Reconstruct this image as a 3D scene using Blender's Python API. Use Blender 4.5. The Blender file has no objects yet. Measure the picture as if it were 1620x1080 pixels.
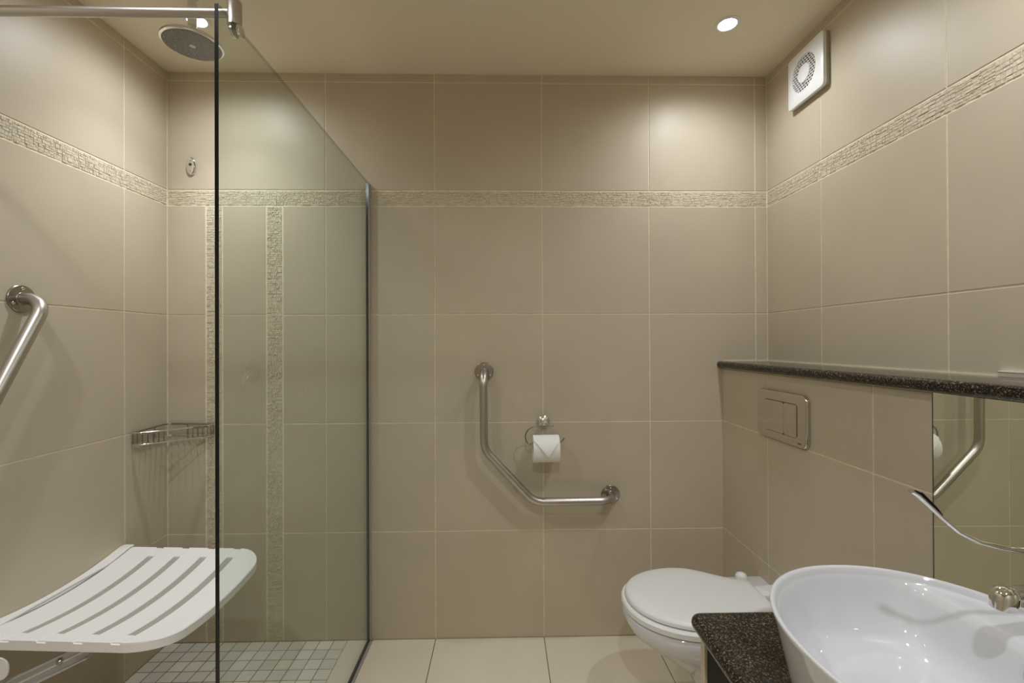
import bpy, bmesh, math, random
from mathutils import Vector, Matrix
random.seed(7)
PI = math.pi
SC = bpy.context.scene
COL = SC.collection

# ------------------------------------------------------------------ camera
CAMH = 1.2247
cd = bpy.data.cameras.new('camera'); cam = bpy.data.objects.new('camera', cd); COL.objects.link(cam)
cd.sensor_width = 36.0; cd.lens = 713.9/1620*36.0; cd.clip_start = 0.02
Rv = Vector((0.99979111, -0.02004291, -0.00400319)); Uv = Vector((0.00393202, -0.00358902, 0.99998583)); Fv = Vector((0.02005699, 0.99979268, 0.00350947))
cam.matrix_world = Matrix(((Rv.x, Uv.x, -Fv.x, 0), (Rv.y, Uv.y, -Fv.y, 0), (Rv.z, Uv.z, -Fv.z, CAMH), (0, 0, 0, 1)))
SC.camera = cam
# ------------------------------------------------------------------ world, exposure, lamp settings
W = bpy.data.worlds.new('world'); SC.world = W; W.use_nodes = True
W.node_tree.nodes['Background'].inputs[0].default_value = (0.02, 0.02, 0.02, 1)
SC.view_settings.view_transform = 'Standard'; SC.view_settings.look = 'None'
SC.view_settings.gamma = 1.0; SC.view_settings.use_curve_mapping = False
SC.view_settings.exposure = 1.35
LAMP_COLOR = (0.90, 0.945, 1.0)
LAMPS = [  # x, y, watts of the wide spill, watts of the reflector beam
    (0.797, 1.574, 4.9, 1.5), (-1.057, 1.582, 4.9, 9.0), (0.797, 0.72, 8.0, 3.0), (-0.95, 0.50, 9.0, 3.5), (0.0, -0.30, 16.0, 5.0)]
SC.cycles.max_bounces = 14; SC.cycles.diffuse_bounces = 7; SC.cycles.glossy_bounces = 5; SC.cycles.transparent_max_bounces = 12
SC.cycles.caustics_reflective = False; SC.cycles.caustics_refractive = False
SC.cycles.sample_clamp_indirect = 4.0

# ------------------------------------------------------------------ room numbers (metres)
D = 1.8826; XL = -1.3784; XR = 1.1177; XB = 0.9234; ZC = 2.3478; YF = -0.85
T = 0.45; X0 = -0.2833; ZB = 1.7959; ZT = 1.8607; ZCUT = 2.3113
GX = -0.5504; LZ = 1.1455; CZ = 0.662; YV = 0.943

# ------------------------------------------------------------------ materials
def mat(name, col, rough=0.5, metal=0.0, spec=0.5, var=0.0, noise=None, bump=None, coat=0.0):
    m = bpy.data.materials.new(name); m.use_nodes = True; nt = m.node_tree; N = nt.nodes; L = nt.links
    b = N['Principled BSDF']
    b.inputs['Base Color'].default_value = (*col, 1); b.inputs['Roughness'].default_value = rough
    b.inputs['Metallic'].default_value = metal; b.inputs['Specular IOR Level'].default_value = spec
    b.inputs['Coat Weight'].default_value = coat
    tc = N.new('ShaderNodeTexCoord')
    src = None
    if noise:      # (scale, amount, detail)
        n = N.new('ShaderNodeTexNoise'); n.inputs['Scale'].default_value = noise[0]; n.inputs['Detail'].default_value = noise[2]
        geo = N.new('ShaderNodeNewGeometry'); L.new(geo.outputs['Position'], n.inputs['Vector'])
        mr = N.new('ShaderNodeMapRange'); mr.inputs['From Min'].default_value = 0.3; mr.inputs['From Max'].default_value = 0.7
        mr.inputs['To Min'].default_value = 1-noise[1]; mr.inputs['To Max'].default_value = 1+noise[1]
        L.new(n.outputs['Fac'], mr.inputs['Value']); src = mr.outputs[0]
    if var:
        oi = N.new('ShaderNodeObjectInfo'); mr2 = N.new('ShaderNodeMapRange')
        mr2.inputs['To Min'].default_value = 1-var; mr2.inputs['To Max'].default_value = 1+var
        L.new(oi.outputs['Random'], mr2.inputs['Value'])
        if src:
            mu = N.new('ShaderNodeMath'); mu.operation = 'MULTIPLY'; L.new(src, mu.inputs[0]); L.new(mr2.outputs[0], mu.inputs[1]); src = mu.outputs[0]
        else: src = mr2.outputs[0]
    if src:
        vm = N.new('ShaderNodeVectorMath'); vm.operation = 'SCALE'; vm.inputs[0].default_value = col
        L.new(src, vm.inputs['Scale']); L.new(vm.outputs[0], b.inputs['Base Color'])
    if bump:       # (scale, strength, distance)
        n = N.new('ShaderNodeTexNoise'); n.inputs['Scale'].default_value = bump[0]; n.inputs['Detail'].default_value = 6
        geo = N.new('ShaderNodeNewGeometry'); L.new(geo.outputs['Position'], n.inputs['Vector'])
        bu = N.new('ShaderNodeBump'); bu.inputs['Strength'].default_value = bump[1]; bu.inputs['Distance'].default_value = bump[2]
        L.new(n.outputs['Fac'], bu.inputs['Height']); L.new(bu.outputs[0], b.inputs['Normal'])
    return m

M = {}
M['tile'] = mat('wall tile', (0.545, 0.475, 0.36), 0.43, var=0.02, noise=(5, 0.03, 4), spec=0.42)
M['grout'] = mat('cream grout', (0.78, 0.71, 0.54), 0.8, noise=(40, 0.08, 3))
M['stone'] = mat('split travertine', (0.61, 0.545, 0.42), 0.6, noise=(120, 0.14, 5), bump=(260, 0.6, 0.0015))
M['floor'] = mat('floor tile', (0.74, 0.66, 0.53), 0.22, var=0.02, noise=(4, 0.04, 4))
M['floor_grout'] = mat('dark floor grout', (0.16, 0.12, 0.08), 0.9)
M['mosaic'] = mat('mosaic tile', (0.67, 0.635, 0.56), 0.3, var=0.12, noise=(30, 0.04, 3))
M['mosaic_grout'] = mat('mosaic grout', (0.50, 0.47, 0.40), 0.9)
M['ceiling'] = mat('ceiling paint', (0.84, 0.77, 0.63), 0.75, noise=(3, 0.01, 2))
M['steel'] = mat('brushed steel', (0.54, 0.50, 0.46), 0.33, metal=1.0, bump=(300, 0.05, 0.0005))
M['dark_chrome'] = mat('dark-toned chrome wire', (0.38, 0.34, 0.29), 0.12, metal=1.0)  # chrome toned down: dark reflections on clips and wires put into the colour
M['flange_steel'] = mat('dull steel', (0.36, 0.32, 0.28), 0.25, metal=1.0)
M['chrome'] = mat('chrome', (0.80, 0.80, 0.79), 0.06, metal=1.0)
M['satin'] = mat('satin chrome plate', (0.66, 0.62, 0.56), 0.12, metal=1.0)
M['plastic'] = mat('white plastic', (0.78, 0.78, 0.77), 0.32)
M['groove'] = mat('shade-grey plastic', (0.40, 0.39, 0.34), 0.5)  # shade inside the white seat's grooves is put into this colour
M['porcelain'] = mat('white porcelain', (0.67, 0.675, 0.69), 0.06, coat=0.3)
M['paper'] = mat('tissue paper', (0.86, 0.85, 0.83), 0.9, bump=(500, 0.2, 0.0005))
M['card'] = mat('cardboard core', (0.45, 0.38, 0.30), 0.9)
M['black'] = mat('black lacquer', (0.006, 0.006, 0.007), 0.5, spec=0.15)
M['dark'] = mat('dark slot', (0.03, 0.03, 0.028), 0.6)
M['fan_grey'] = mat('fan recess grey', (0.07, 0.07, 0.065), 0.6)
M['cream'] = mat('cream panel', (0.55, 0.48, 0.37), 0.4)
M['alu'] = mat('anodised aluminium', (0.62, 0.62, 0.62), 0.35, metal=0.35)
M['seat_plastic'] = mat('white seat plastic', (0.90, 0.89, 0.88), 0.38)
M['nozzle'] = mat('grey nozzle plate', (0.16, 0.16, 0.16), 0.32, metal=0.4)
M['nub'] = mat('pale rubber', (0.60, 0.60, 0.58), 0.5)
M['glass_edge'] = mat('polished glass edge', (0.004, 0.007, 0.006), 0.15)
M['seal'] = mat('grey silicone', (0.36, 0.34, 0.30), 0.5)
M['mirror'] = mat('mirror', (0.86, 0.89, 0.80), 0.01, metal=1.0)
M['door'] = mat('painted door', (0.60, 0.55, 0.46), 0.45)
M['steel_band'] = mat('lever underside', (0.42, 0.45, 0.52), 0.08, metal=1.0)

def granite():
    m = bpy.data.materials.new('speckled granite'); m.use_nodes = True; N = m.node_tree.nodes; L = m.node_tree.links
    b = N['Principled BSDF']; b.inputs['Roughness'].default_value = 0.10; b.inputs['Specular IOR Level'].default_value = 0.42
    geo = N.new('ShaderNodeNewGeometry')
    v = N.new('ShaderNodeTexVoronoi'); v.inputs['Scale'].default_value = 420; L.new(geo.outputs['Position'], v.inputs['Vector'])
    n = N.new('ShaderNodeTexNoise'); n.inputs['Scale'].default_value = 260; n.inputs['Detail'].default_value = 5; L.new(geo.outputs['Position'], n.inputs['Vector'])
    sp = N.new('ShaderNodeSeparateColor'); L.new(v.outputs['Color'], sp.inputs[0])
    ad = N.new('ShaderNodeMath'); ad.operation = 'ADD'; L.new(sp.outputs[0], ad.inputs[0]); L.new(n.outputs['Fac'], ad.inputs[1])
    dv = N.new('ShaderNodeMath'); dv.operation = 'MULTIPLY'; dv.inputs[1].default_value = 0.5; L.new(ad.outputs[0], dv.inputs[0])
    r = N.new('ShaderNodeValToRGB'); e = r.color_ramp.elements
    e[0].position = 0.40; e[0].color = (0.006, 0.005, 0.005, 1); e[1].position = 0.86; e[1].color = (0.30, 0.26, 0.21, 1)
    k = e.new(0.58); k.color = (0.022, 0.016, 0.010, 1); k = e.new(0.70); k.color = (0.11, 0.085, 0.055, 1)
    L.new(dv.outputs[0], r.inputs[0]); L.new(r.outputs[0], b.inputs['Base Color'])
    return m
M['granite'] = granite()

def glassmat():
    m = bpy.data.materials.new('clear green glass'); m.use_nodes = True; nt = m.node_tree; nt.nodes.clear(); N = nt.nodes; L = nt.links
    o = N.new('ShaderNodeOutputMaterial'); t = N.new('ShaderNodeBsdfTransparent'); t.inputs[0].default_value = (0.925, 0.955, 0.932, 1)
    g = N.new('ShaderNodeBsdfGlossy'); g.inputs['Roughness'].default_value = 0.0
    f = N.new('ShaderNodeFresnel'); ge = N.new('ShaderNodeNewGeometry'); mi = N.new('ShaderNodeMapRange')   # inner faces get the inverse index
    mi.inputs['To Min'].default_value = 1.42; mi.inputs['To Max'].default_value = 1/1.42; L.new(ge.outputs['Backfacing'], mi.inputs['Value']); L.new(mi.outputs[0], f.inputs['IOR'])
    mx = N.new('ShaderNodeMixShader'); L.new(f.outputs[0], mx.inputs[0]); L.new(t.outputs[0], mx.inputs[1]); L.new(g.outputs[0], mx.inputs[2]); L.new(mx.outputs[0], o.inputs[0])
    return m
M['glass'] = glassmat()
M['glass_top'] = glassmat(); M['glass_top'].name = 'ground glass top edge'; M['glass_top'].node_tree.nodes['Transparent BSDF'].inputs[0].default_value = (0.66, 0.70, 0.65, 1)
def emit(name, col, s):
    m = bpy.data.materials.new(name); m.use_nodes = True; b = m.node_tree.nodes['Principled BSDF']
    b.inputs['Base Color'].default_value = (1, 1, 1, 1); b.inputs['Emission Color'].default_value = (*col, 1); b.inputs['Emission Strength'].default_value = s
    return m
M['lens'] = emit('lit lamp lens', (1, 0.97, 0.92), 14)

# ------------------------------------------------------------------ object helpers
WL = {}   # world location of everything
def _props(o, label=None, cat=None, group=None, kind=None):
    if label: o['label'] = label
    if cat: o['category'] = cat
    if group: o['group'] = group
    if kind: o['kind'] = kind
    return o
def thing(name, label, cat, loc, group=None):
    o = bpy.data.objects.new(name, None); COL.objects.link(o); o.empty_display_size = 0.05
    o.location = loc; WL[o] = Vector(loc)
    return _props(o, label, cat, group)
def make(name, bm, m, parent=None, smooth=None, **kw):
    bmesh.ops.recalc_face_normals(bm, faces=bm.faces)
    if bm.verts:
        lo = Vector([min(v.co[i] for v in bm.verts) for i in range(3)]); hi = Vector([max(v.co[i] for v in bm.verts) for i in range(3)])
        c = (lo+hi)/2
    else: c = Vector((0, 0, 0))
    for v in bm.verts: v.co -= c
    me = bpy.data.meshes.new(name); bm.to_mesh(me); bm.free()
    for x in (m if isinstance(m, (list, tuple)) else [m]): me.materials.append(M[x] if isinstance(x, str) else x)
    if smooth is not None:
        for p in me.polygons: p.use_smooth = True
        me.set_sharp_from_angle(angle=math.radians(smooth))
    o = bpy.data.objects.new(name, me); COL.objects.link(o)
    WL[o] = c
    if parent: o.parent = parent; o.location = c-WL[parent]
    else: o.location = c
    return _props(o, **kw)
def inst(name, me, c, parent):
    o = bpy.data.objects.new(name, me); COL.objects.link(o); o.parent = parent; o.location = Vector(c)-WL[parent]; WL[o] = Vector(c); return o

def new(): return bmesh.new()
def box(bm, lo, hi):
    vs = [bm.verts.new((x, y, z)) for x in (lo[0], hi[0]) for y in (lo[1], hi[1]) for z in (lo[2], hi[2])]
    for f in ((0, 1, 3, 2), (4, 6, 7, 5), (0, 4, 5, 1), (2, 3, 7, 6), (0, 2, 6, 4), (1, 5, 7, 3)): bm.faces.new([vs[i] for i in f])
    return bm
def rbox(bm, lo, hi, r=0.003, seg=2):
    b = bmesh.new(); box(b, lo, hi); bmesh.ops.bevel(b, geom=b.edges[:], offset=r, segments=seg, affect='EDGES', profile=0.5)
    me = bpy.data.meshes.new('t'); b.to_mesh(me); b.free(); bm.from_mesh(me); bpy.data.meshes.remove(me); return bm
def loft(bm, rings, close=True, cap=True):
    vr = [[bm.verts.new(p) for p in r] for r in rings]
    n = len(vr[0])
    for a, b in zip(vr, vr[1:]):
        for i in range(n if close else n-1):
            j = (i+1) % n
            bm.faces.new((a[i], a[j], b[j], b[i]))
    if cap: bm.faces.new(vr[0]); bm.faces.new(vr[-1])
    return vr
def fillet(pts, r, seg=8):
    pts = [Vector(p) for p in pts]; rs = r if isinstance(r, (list, tuple)) else [r]*len(pts); out = [pts[0]]
    for i in range(1, len(pts)-1):
        a, b, c = pts[i-1], pts[i], pts[i+1]; u = (a-b).normalized(); v = (c-b).normalized()
        ang = u.angle(v)
        if ang > PI-0.02: out.append(b); continue
        t = min(rs[i]/math.tan(ang/2), (a-b).length*(0.9 if i == 1 else 0.49), (c-b).length*(0.9 if i == len(pts)-2 else 0.49)); rr = t*math.tan(ang/2)
        cen = b+(u+v).normalized()*(rr/math.sin(ang/2)); p0 = b+u*t; p1 = b+v*t
        e0 = (p0-cen); e1 = (p1-cen); tot = e0.angle(e1); ax = e0.cross(e1).normalized()
        for k in range(seg+1): out.append(cen+Matrix.Rotation(tot*k/seg, 3, ax) @ e0)
    out.append(pts[-1]); return out
def tube(bm, path, r, n=14, cap=True, sx=1.0):
    path = [Vector(p) for p in path]; rings = []
    t = (path[1]-path[0]).normalized(); up = Vector((0, 0, 1)) if abs(t.z) < 0.9 else Vector((1, 0, 0))
    nx = t.cross(up).normalized()
    for i, p in enumerate(path):
        t = (path[min(i+1, len(path)-1)]-path[max(i-1, 0)]).normalized()
        nx = (nx-t*nx.dot(t)).normalized(); ny = t.cross(nx)
        rr = r[i] if isinstance(r, (list, tuple)) else r
        rings.append([p+(nx*math.cos(2*PI*k/n)*sx+ny*math.sin(2*PI*k/n))*rr for k in range(n)])
    loft(bm, rings, cap=cap); return bm
def frame(ax):
    a = Vector(ax).normalized(); u = a.orthogonal().normalized() if abs(a.z) < 0.9 else Vector((1, 0, 0))
    if abs(a.z) < 0.9: u = Vector((0, 0, 1)).cross(a).normalized()
    return a, u, a.cross(u)
def lathe(bm, o, ax, prof, n=32, closed=False):
    o = Vector(o); a, u, v = frame(ax)
    rings = [[o+a*h+(u*math.cos(2*PI*k/n)+v*math.sin(2*PI*k/n))*max(r, 1e-5) for k in range(n)] for r, h in prof]
    if closed:
        vr = [[bm.verts.new(p) for p in r] for r in rings]
        for i in range(len(vr)):
            A, B = vr[i], vr[(i+1) % len(vr)]
            for k in range(n): bm.faces.new((A[k], A[(k+1) % n], B[(k+1) % n], B[k]))
    else: loft(bm, rings)
    return bm
def rrect(w, h, r, seg=6):
    pts = []
    for cx, cy, a0 in ((w/2-r, h/2-r, 0), (-w/2+r, h/2-r, PI/2), (-w/2+r, -h/2+r, PI), (w/2-r, -h/2+r, 1.5*PI)):
        for k in range(seg+1):
            a = a0+PI/2*k/seg; pts.append((cx+r*math.cos(a), cy+r*math.sin(a)))
    return pts
def plate(bm, o, u, v, n, outline, depth, ch=0.002, steps=3):
    """solid plate: outline in (u,v) at o, raised along n, with a rounded front edge"""
    o, u, v, n = Vector(o), Vector(u), Vector(v), Vector(n)
    cx = sum(p[0] for p in outline)/len(outline); cy = sum(p[1] for p in outline)/len(outline)
    def ring(ins, h):
        out = []
        for i, (x, y) in enumerate(outline):
            ax, ay = outline[i-1]; bx, by = outline[(i+1) % len(outline)]
            tx, ty = bx-ax, by-ay; l = math.hypot(tx, ty) or 1
            out.append(o+u*(x-ty/l*ins)+v*(y+tx/l*ins)+n*h)
        return out
    rings = [ring(0, 0)]+[ring(ch*(1-math.cos(PI/2*k/steps)), depth-ch+ch*math.sin(PI/2*k/steps)) for k in range(steps+1)]
    loft(bm, rings); return bm

# ------------------------------------------------------------------ tiles
GW = 0.0042; TH = 0.008; REC = 0.0016
TILE_MESH = {}
def tile_mesh(w, h, U, V, Nn, key, mname, ch=0.0009, th=TH):
    k = (round(w, 4), round(h, 4), key, mname)
    if k in TILE_MESH: return TILE_MESH[k]
    bm = new(); U, V, Nn = Vector(U), Vector(V), Vector(Nn)
    def rect(i, d): return [U*x*(w/2-i)+V*y*(h/2-i)+Nn*d for x, y in ((-1, -1), (1, -1), (1, 1), (-1, 1))]
    loft(bm, [rect(0, -th/2), rect(0, th/2-ch), rect(ch, th/2)])
    bmesh.ops.recalc_face_normals(bm, faces=bm.faces)
    me = bpy.data.meshes.new('tile'); bm.to_mesh(me); bm.free(); me.materials.append(M[mname]); TILE_MESH[k] = me; return me
def lay(parent, O, U, V, Nn, key, us, vs, mname='tile', name='tile', gw=GW, th=TH, skip=None):
    """us, vs: joint positions along U, V. Tile faces lie in the plane through O."""
    O, U, V, Nn = Vector(O), Vector(U), Vector(V), Vector(Nn); cnt = 0
    for a, b in zip(us, us[1:]):
        for c, d in zip(vs, vs[1:]):
            if b-a < 0.012 or d-c < 0.012: continue
            if skip and skip((a+b)/2, (c+d)/2): continue
            me = tile_mesh(b-a-gw, d-c-gw, U, V, Nn, key, mname, th=th)
            inst(name, me, O+U*(a+b)/2+V*(c+d)/2-Nn*th/2, parent); cnt += 1
    return cnt
def stones(bm, O, U, V, Nn, u0, u1, v0, v1, rows):
    """split-stone mosaic: patches of small uneven chips, each patch with its own number of courses"""
    O, U, V, Nn = Vector(O), Vector(U), Vector(V), Vector(Nn); horiz = (u1-u0) > (v1-v0)
    a0, a1 = (u0, u1) if horiz else (v0, v1); a = a0; unit = (v1-v0)/rows if horiz else 0.0094
    while a < a1-1e-6:
        L_ = random.uniform(0.022, 0.060); e = a+L_
        if a1-e < 0.02: e = a1
        pu0, pu1, pv0, pv1 = (a, e, v0, v1) if horiz else (u0, u1, a, e)
        n = max(2, round((pv1-pv0)/unit)+random.choice((-2, -1, 0, 0, 1)))
        cuts = [0]+sorted(min(max(k/n+random.uniform(-0.22, 0.22)/n, 0.05), 0.95) for k in range(1, n))+[1]
        for c0, c1 in zip(cuts, cuts[1:]):
            u = pu0; va = pv0+(pv1-pv0)*c0; hh = (pv1-pv0)*(c1-c0)
            if hh < 0.003: continue
            while u < pu1-0.002:
                w = min(random.choice((0.005, 0.007, 0.010, 0.014, 0.019)), pu1-u)
                if pu1-(u+w) < 0.005: w = pu1-u
                d = random.uniform(-0.0008, 0.0010); i = 0.00012
                p = O+U*(u+i)+V*(va+i); ww, h2 = w-2*i, hh-2*i
                j = lambda: random.uniform(-0.0006, 0.0006)
                lo = [p-Nn*TH, p+U*ww-Nn*TH, p+U*ww+V*h2-Nn*TH, p+V*h2-Nn*TH]
                ins = 0.0008
                hi = [p+U*ins+V*ins+Nn*(d+j()), p+U*(ww-ins)+V*ins+Nn*(d+j()), p+U*(ww-ins)+V*(h2-ins)+Nn*(d+j()), p+U*ins+V*(h2-ins)+Nn*(d+j())]
                lv = [bm.verts.new(q) for q in lo]; hv = [bm.verts.new(q) for q in hi]
                for k in range(4): bm.faces.new((lv[k], lv[(k+1) % 4], hv[(k+1) % 4], hv[k]))
                bm.faces.new(hv); u += w
        a = e
def band(parent, *a, **k):
    bm = new(); stones(bm, *a, **k)
    return make('mosaic_border', bm, 'stone', parent, kind='stuff')

G = TH  # walls sit behind the tiles
def wall(name, lo, hi, m='grout'):
    return make(name, box(new(), lo, hi), m, kind='structure')
ZX, ZY, ZZ = (1, 0, 0), (0, 1, 0), (0, 0, 1)
rows_low = [0.0, ZB-3*T, ZB-2*T, ZB-T, ZB]
rows_up = [ZT, ZCUT, ZC]
# back wall
wb = wall('wall_back', (XL-0.1, D+REC, -0.05), (XR+0.1, D+0.1, ZC+0.02))
xs_up = [XL, X0-2*T, X0-T, X0, X0+T, X0+2*T, X0+3*T, XR]
lay(wb, (0, D, 0), ZX, ZZ, (0, -1, 0), 'b', xs_up, rows_up)
S1, S2, S3, S4 = -1.2235, -1.1545, -0.9775, -0.9085
lay(wb, (0, D, 0), ZX, ZZ, (0, -1, 0), 'b', [XL, S1], rows_low)
lay(wb, (0, D, 0), ZX, ZZ, (0, -1, 0), 'b', [S2, S3], rows_low)
lay(wb, (0, D, 0), ZX, ZZ, (0, -1, 0), 'b', [S4, X0-T, X0, X0+T, X0+2*T, X0+3*T, XR], rows_low,
    skip=lambda u, v: u > XB+0.05 and v < LZ-0.3)
band(wb, (0, D, 0), ZX, ZZ, (0, -1, 0), XL+0.004, XR-0.004, ZB+0.003, ZT-0.003, 7)
for a, b in ((S1, S2), (S3, S4)):
    band(wb, (0, D, 0), ZX, ZZ, (0, -1, 0), a+0.004, b-0.004, 0.003, ZB-0.003, 190)
# left wall
wl = wall('wall_left', (XL-0.1, YF-0.1, -0.05), (XL-REC, D+REC, ZC+0.02))
ys_l = [D, D-0.2099]+[D-0.2099-T*k for k in range(1, 6)]+[YF]; ys_l = ys_l[::-1]
lay(wl, (XL, 0, 0), ZY, ZZ, (1, 0, 0), 'l', ys_l, rows_up); lay(wl, (XL, 0, 0), ZY, ZZ, (1, 0, 0), 'l', ys_l, rows_low)
band(wl, (XL, 0, 0), ZY, ZZ, (1, 0, 0), YF, D-0.004, ZB+0.003, ZT-0.003, 7)
# right wall (above the low wall)
wr = wall('wall_right', (XR+REC, YF-0.1, -0.05), (XR+0.1, D+REC, ZC+0.02))
ys_r = ([D, D-0.3218]+[D-0.3218-T*k for k in range(1, 6)]+[YF])[::-1]
lay(wr, (XR, 0, 0), ZY, ZZ, (-1, 0, 0), 'r', ys_r, rows_up)
lay(wr, (XR, 0, 0), ZY, ZZ, (-1, 0, 0), 'r', ys_r, [LZ, ZB-T, ZB])
band(wr, (XR, 0, 0), ZY, ZZ, (-1, 0, 0), YF, D-0.004, ZB+0.003, ZT-0.003, 7)
# low wall that hides the cistern
wc = wall('wall_lower_right', (XB+REC, YF, -0.05), (XR+REC, D-0.0001, LZ-0.029))
ys_c = ([D, D-0.3218]+[D-0.3218-T*k for k in range(1, 6)]+[YF])[::-1]
lay(wc, (XB, 0, 0), ZY, ZZ, (-1, 0, 0), 'c', ys_c, [0.0, ZB-3*T, ZB-2*T, LZ-0.0295])
# wall behind the camera
wf = wall('wall_front', (XL-0.1, YF-0.1, -0.05), (XR+0.1, YF-REC, ZC+0.02))
lay(wf, (0, YF, 0), ZX, ZZ, (0, 1, 0), 'f', xs_up, rows_up, skip=lambda u, v: False)
lay(wf, (0, YF, 0), ZX, ZZ, (0, 1, 0), 'f', xs_up, rows_low, skip=lambda u, v: X0 < u < X0+2*T)
dr = make('door_1', rbox(new(), (X0+0.06, YF-0.001, 0.004), (X0+2*T-0.06, YF+0.03, ZB-0.05), 0.003), 'door', kind='structure')
make('trim_1', box(box(box(new(), (X0, YF-0.001, 0), (X0+0.055, YF+0.04, ZB)), (X0+2*T-0.055, YF-0.001, 0), (X0+2*T, YF+0.04, ZB)), (X0+0.056, YF-0.001, ZB-0.045), (X0+2*T-0.056, YF+0.04, ZB)), 'cream', kind='structure')
make('door_handle', lathe(new(), (X0+0.13, YF+0.031, 1.0), (0, 1, 0), [(0.026, 0), (0.026, 0.008), (0.010, 0.012), (0.010, 0.04), (0.024, 0.05), (0.024, 0.065), (0.0, 0.07)], 20), 'chrome', dr, 40)
# ceiling with a thin shadow gap above the wall tiles
make('ceiling', box(new(), (XL-0.1, YF-0.1, ZC), (XR+0.1, D+0.1, ZC+0.08)), 'ceiling', kind='structure')
# floor
MX1 = -0.6455; P = 0.0563
fl = wall('floor', (XL-0.1, YF-0.1, -0.08), (XR+0.1, D+0.1, -0.0014), 'floor_grout')
ys_f = ([D, D-T+0.0]+[D-T*k for k in range(2, 7)]+[YF])[::-1]
lay(fl, (0, 0, 0), ZX, ZY, ZZ, 'fl', [GX+0.006, X0, X0+T, X0+2*T, XB], ys_f, 'floor', gw=0.003)
lay(fl, (0, 0, 0), ZX, ZY, ZZ, 'fl', [MX1, GX+0.003], [YF, 0.53, 1.43, D], 'floor', gw=0.0008)
mys = [D-P*0.97*k for k in range(0, 20)][::-1]; mxs = [MX1-P*k for k in range(0, 14)][::-1]; mxs[0] = XL
lay(fl, (0, 0, 0), ZX, ZY, ZZ, 'ms', mxs, mys, 'mosaic', 'mosaic_tile', gw=0.0035, th=0.007)
lay(fl, (0, 0, 0), ZX, ZY, ZZ, 'fl', [XL, MX1], [YF, mys[0]-0.45, mys[0]], 'floor', gw=0.003)

# ------------------------------------------------------------------ lamps
def downlight(x, y, w, wb_, label):
    t = thing('downlight', label, 'light', (x, y, ZC), 'recessed ceiling downlights')
    make('trim_ring', lathe(new(), (x, y, ZC), (0, 0, -1), [(0.042, 0), (0.0425, 0.002), (0.040, 0.0035), (0.031, 0.003), (0.030, 0.0)], 40, closed=True), 'plastic', t, 30)
    make('lamp_lens', lathe(new(), (x, y, ZC), (0, 0, -1), [(0.0295, 0.0002), (0.028, 0.0022), (0.0, 0.0028)], 32), 'lens', t, 60)
    ld = bpy.data.lights.new('downlight_beam', 'SPOT'); lo = bpy.data.objects.new('downlight_beam', ld); COL.objects.link(lo)
    ld.energy = w; ld.color = LAMP_COLOR; ld.spot_size = math.radians(168); ld.spot_blend = 1.0; ld.shadow_soft_size = 0.028
    lo.parent = t; lo.location = (0, 0, -0.034)
    l2 = bpy.data.lights.new('downlight_reflector', 'SPOT'); o2 = bpy.data.objects.new('downlight_reflector', l2); COL.objects.link(o2)
    l2.energy = wb_; l2.color = LAMP_COLOR; l2.spot_size = math.radians(100); l2.spot_blend = 1.0; l2.shadow_soft_size = 0.028
    o2.parent = t; o2.location = (0, 0, -0.034)
names = ['round recessed downlight in the ceiling near the extractor fan', 'round recessed downlight in the ceiling above the shower head',
         'round recessed downlight over the wash basin side', 'round recessed downlight over the shower seat side', 'round recessed downlight behind the camera by the door']
for (x, y, w, w2), nm in zip(LAMPS, names): downlight(x, y, w, w2, nm)

# ------------------------------------------------------------------ granite ledge
bm = new()
prof = []; y0, y1 = YF+0.002, D-0.0006
def slab_profile(x0, x1, z0, z1, r, seg=5):
    p = [(x1, z1)]
    for k in range(seg+1): a = PI/2+PI/2*k/seg; p.append((x0+r+r*math.cos(a), z1-r+r*math.sin(a)))
    for k in range(seg+1): a = PI+PI/2*k/seg; p.append((x0+r+r*math.cos(a), z0+r+r*math.sin(a)))
    p.append((x1, z0)); return p
pr = slab_profile(0.9005, XR-0.0006, LZ-0.028, LZ, 0.0125)
loft(bm, [[(x, y0, z) for x, z in pr], [(x, y1, z) for x, z in pr]])
make('granite_ledge', bm, 'granite', None, 30, label='long dark granite ledge with rounded edge running along the right wall', cat='ledge')
make('ledge_sealant', box(box(new(), (XR-0.0032, 0.991, LZ), (XR-0.0002, D-0.001, LZ+0.0028)), (XB+0.0, D-0.0032, LZ), (XR-0.004, D-0.0002, LZ+0.0028)), 'grout', None, label='cream sealant line along the back of the granite ledge', cat='sealant')

# low upstand where the ledge meets the wall
t = thing('ledge_upstand', 'low pale upstand strip on the back of the granite ledge at its right end', 'upstand', (XR-0.005, 0.3, LZ))
make('strip', box(new(), (XR-0.0085, -0.5, LZ+0.0003), (XR-0.0003, 0.990, LZ+0.0105)), 'tile', t)
make('strip_edge', box(new(), (XR-0.0092, -0.5, LZ+0.0106), (XR-0.0003, 0.990, LZ+0.0132)), 'plastic', t, label='white top edge')

# ------------------------------------------------------------------ mirror
mz0, mz1 = CZ+0.006, LZ-0.0300
t = thing('wall_mirror', 'frameless wall mirror below the granite ledge beside the basin', 'mirror', (XB-0.0005, 0.3, mz0))
bm = new(); ms = 0.0080*(YV+0.554)    # hung very slightly out of square
loft(bm, [[(XB-0.0026-ms, -0.55, z), (XB-0.0046-ms, -0.55, z), (XB-0.0046, YV+0.004, z), (XB-0.0026, YV+0.004, z)] for z in (mz0, mz1)])
make('mirror_glass', bm, 'mirror', t)
bm = new(); loft(bm, [[(XB-0.0004, -0.551, z), (XB-0.0025-ms, -0.551, z), (XB-0.0025, YV+0.0085, z), (XB-0.0004, YV+0.0085, z)] for z in (mz0-0.0005, mz1)])
make('mirror_backing', bm, 'dark', t)

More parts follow.
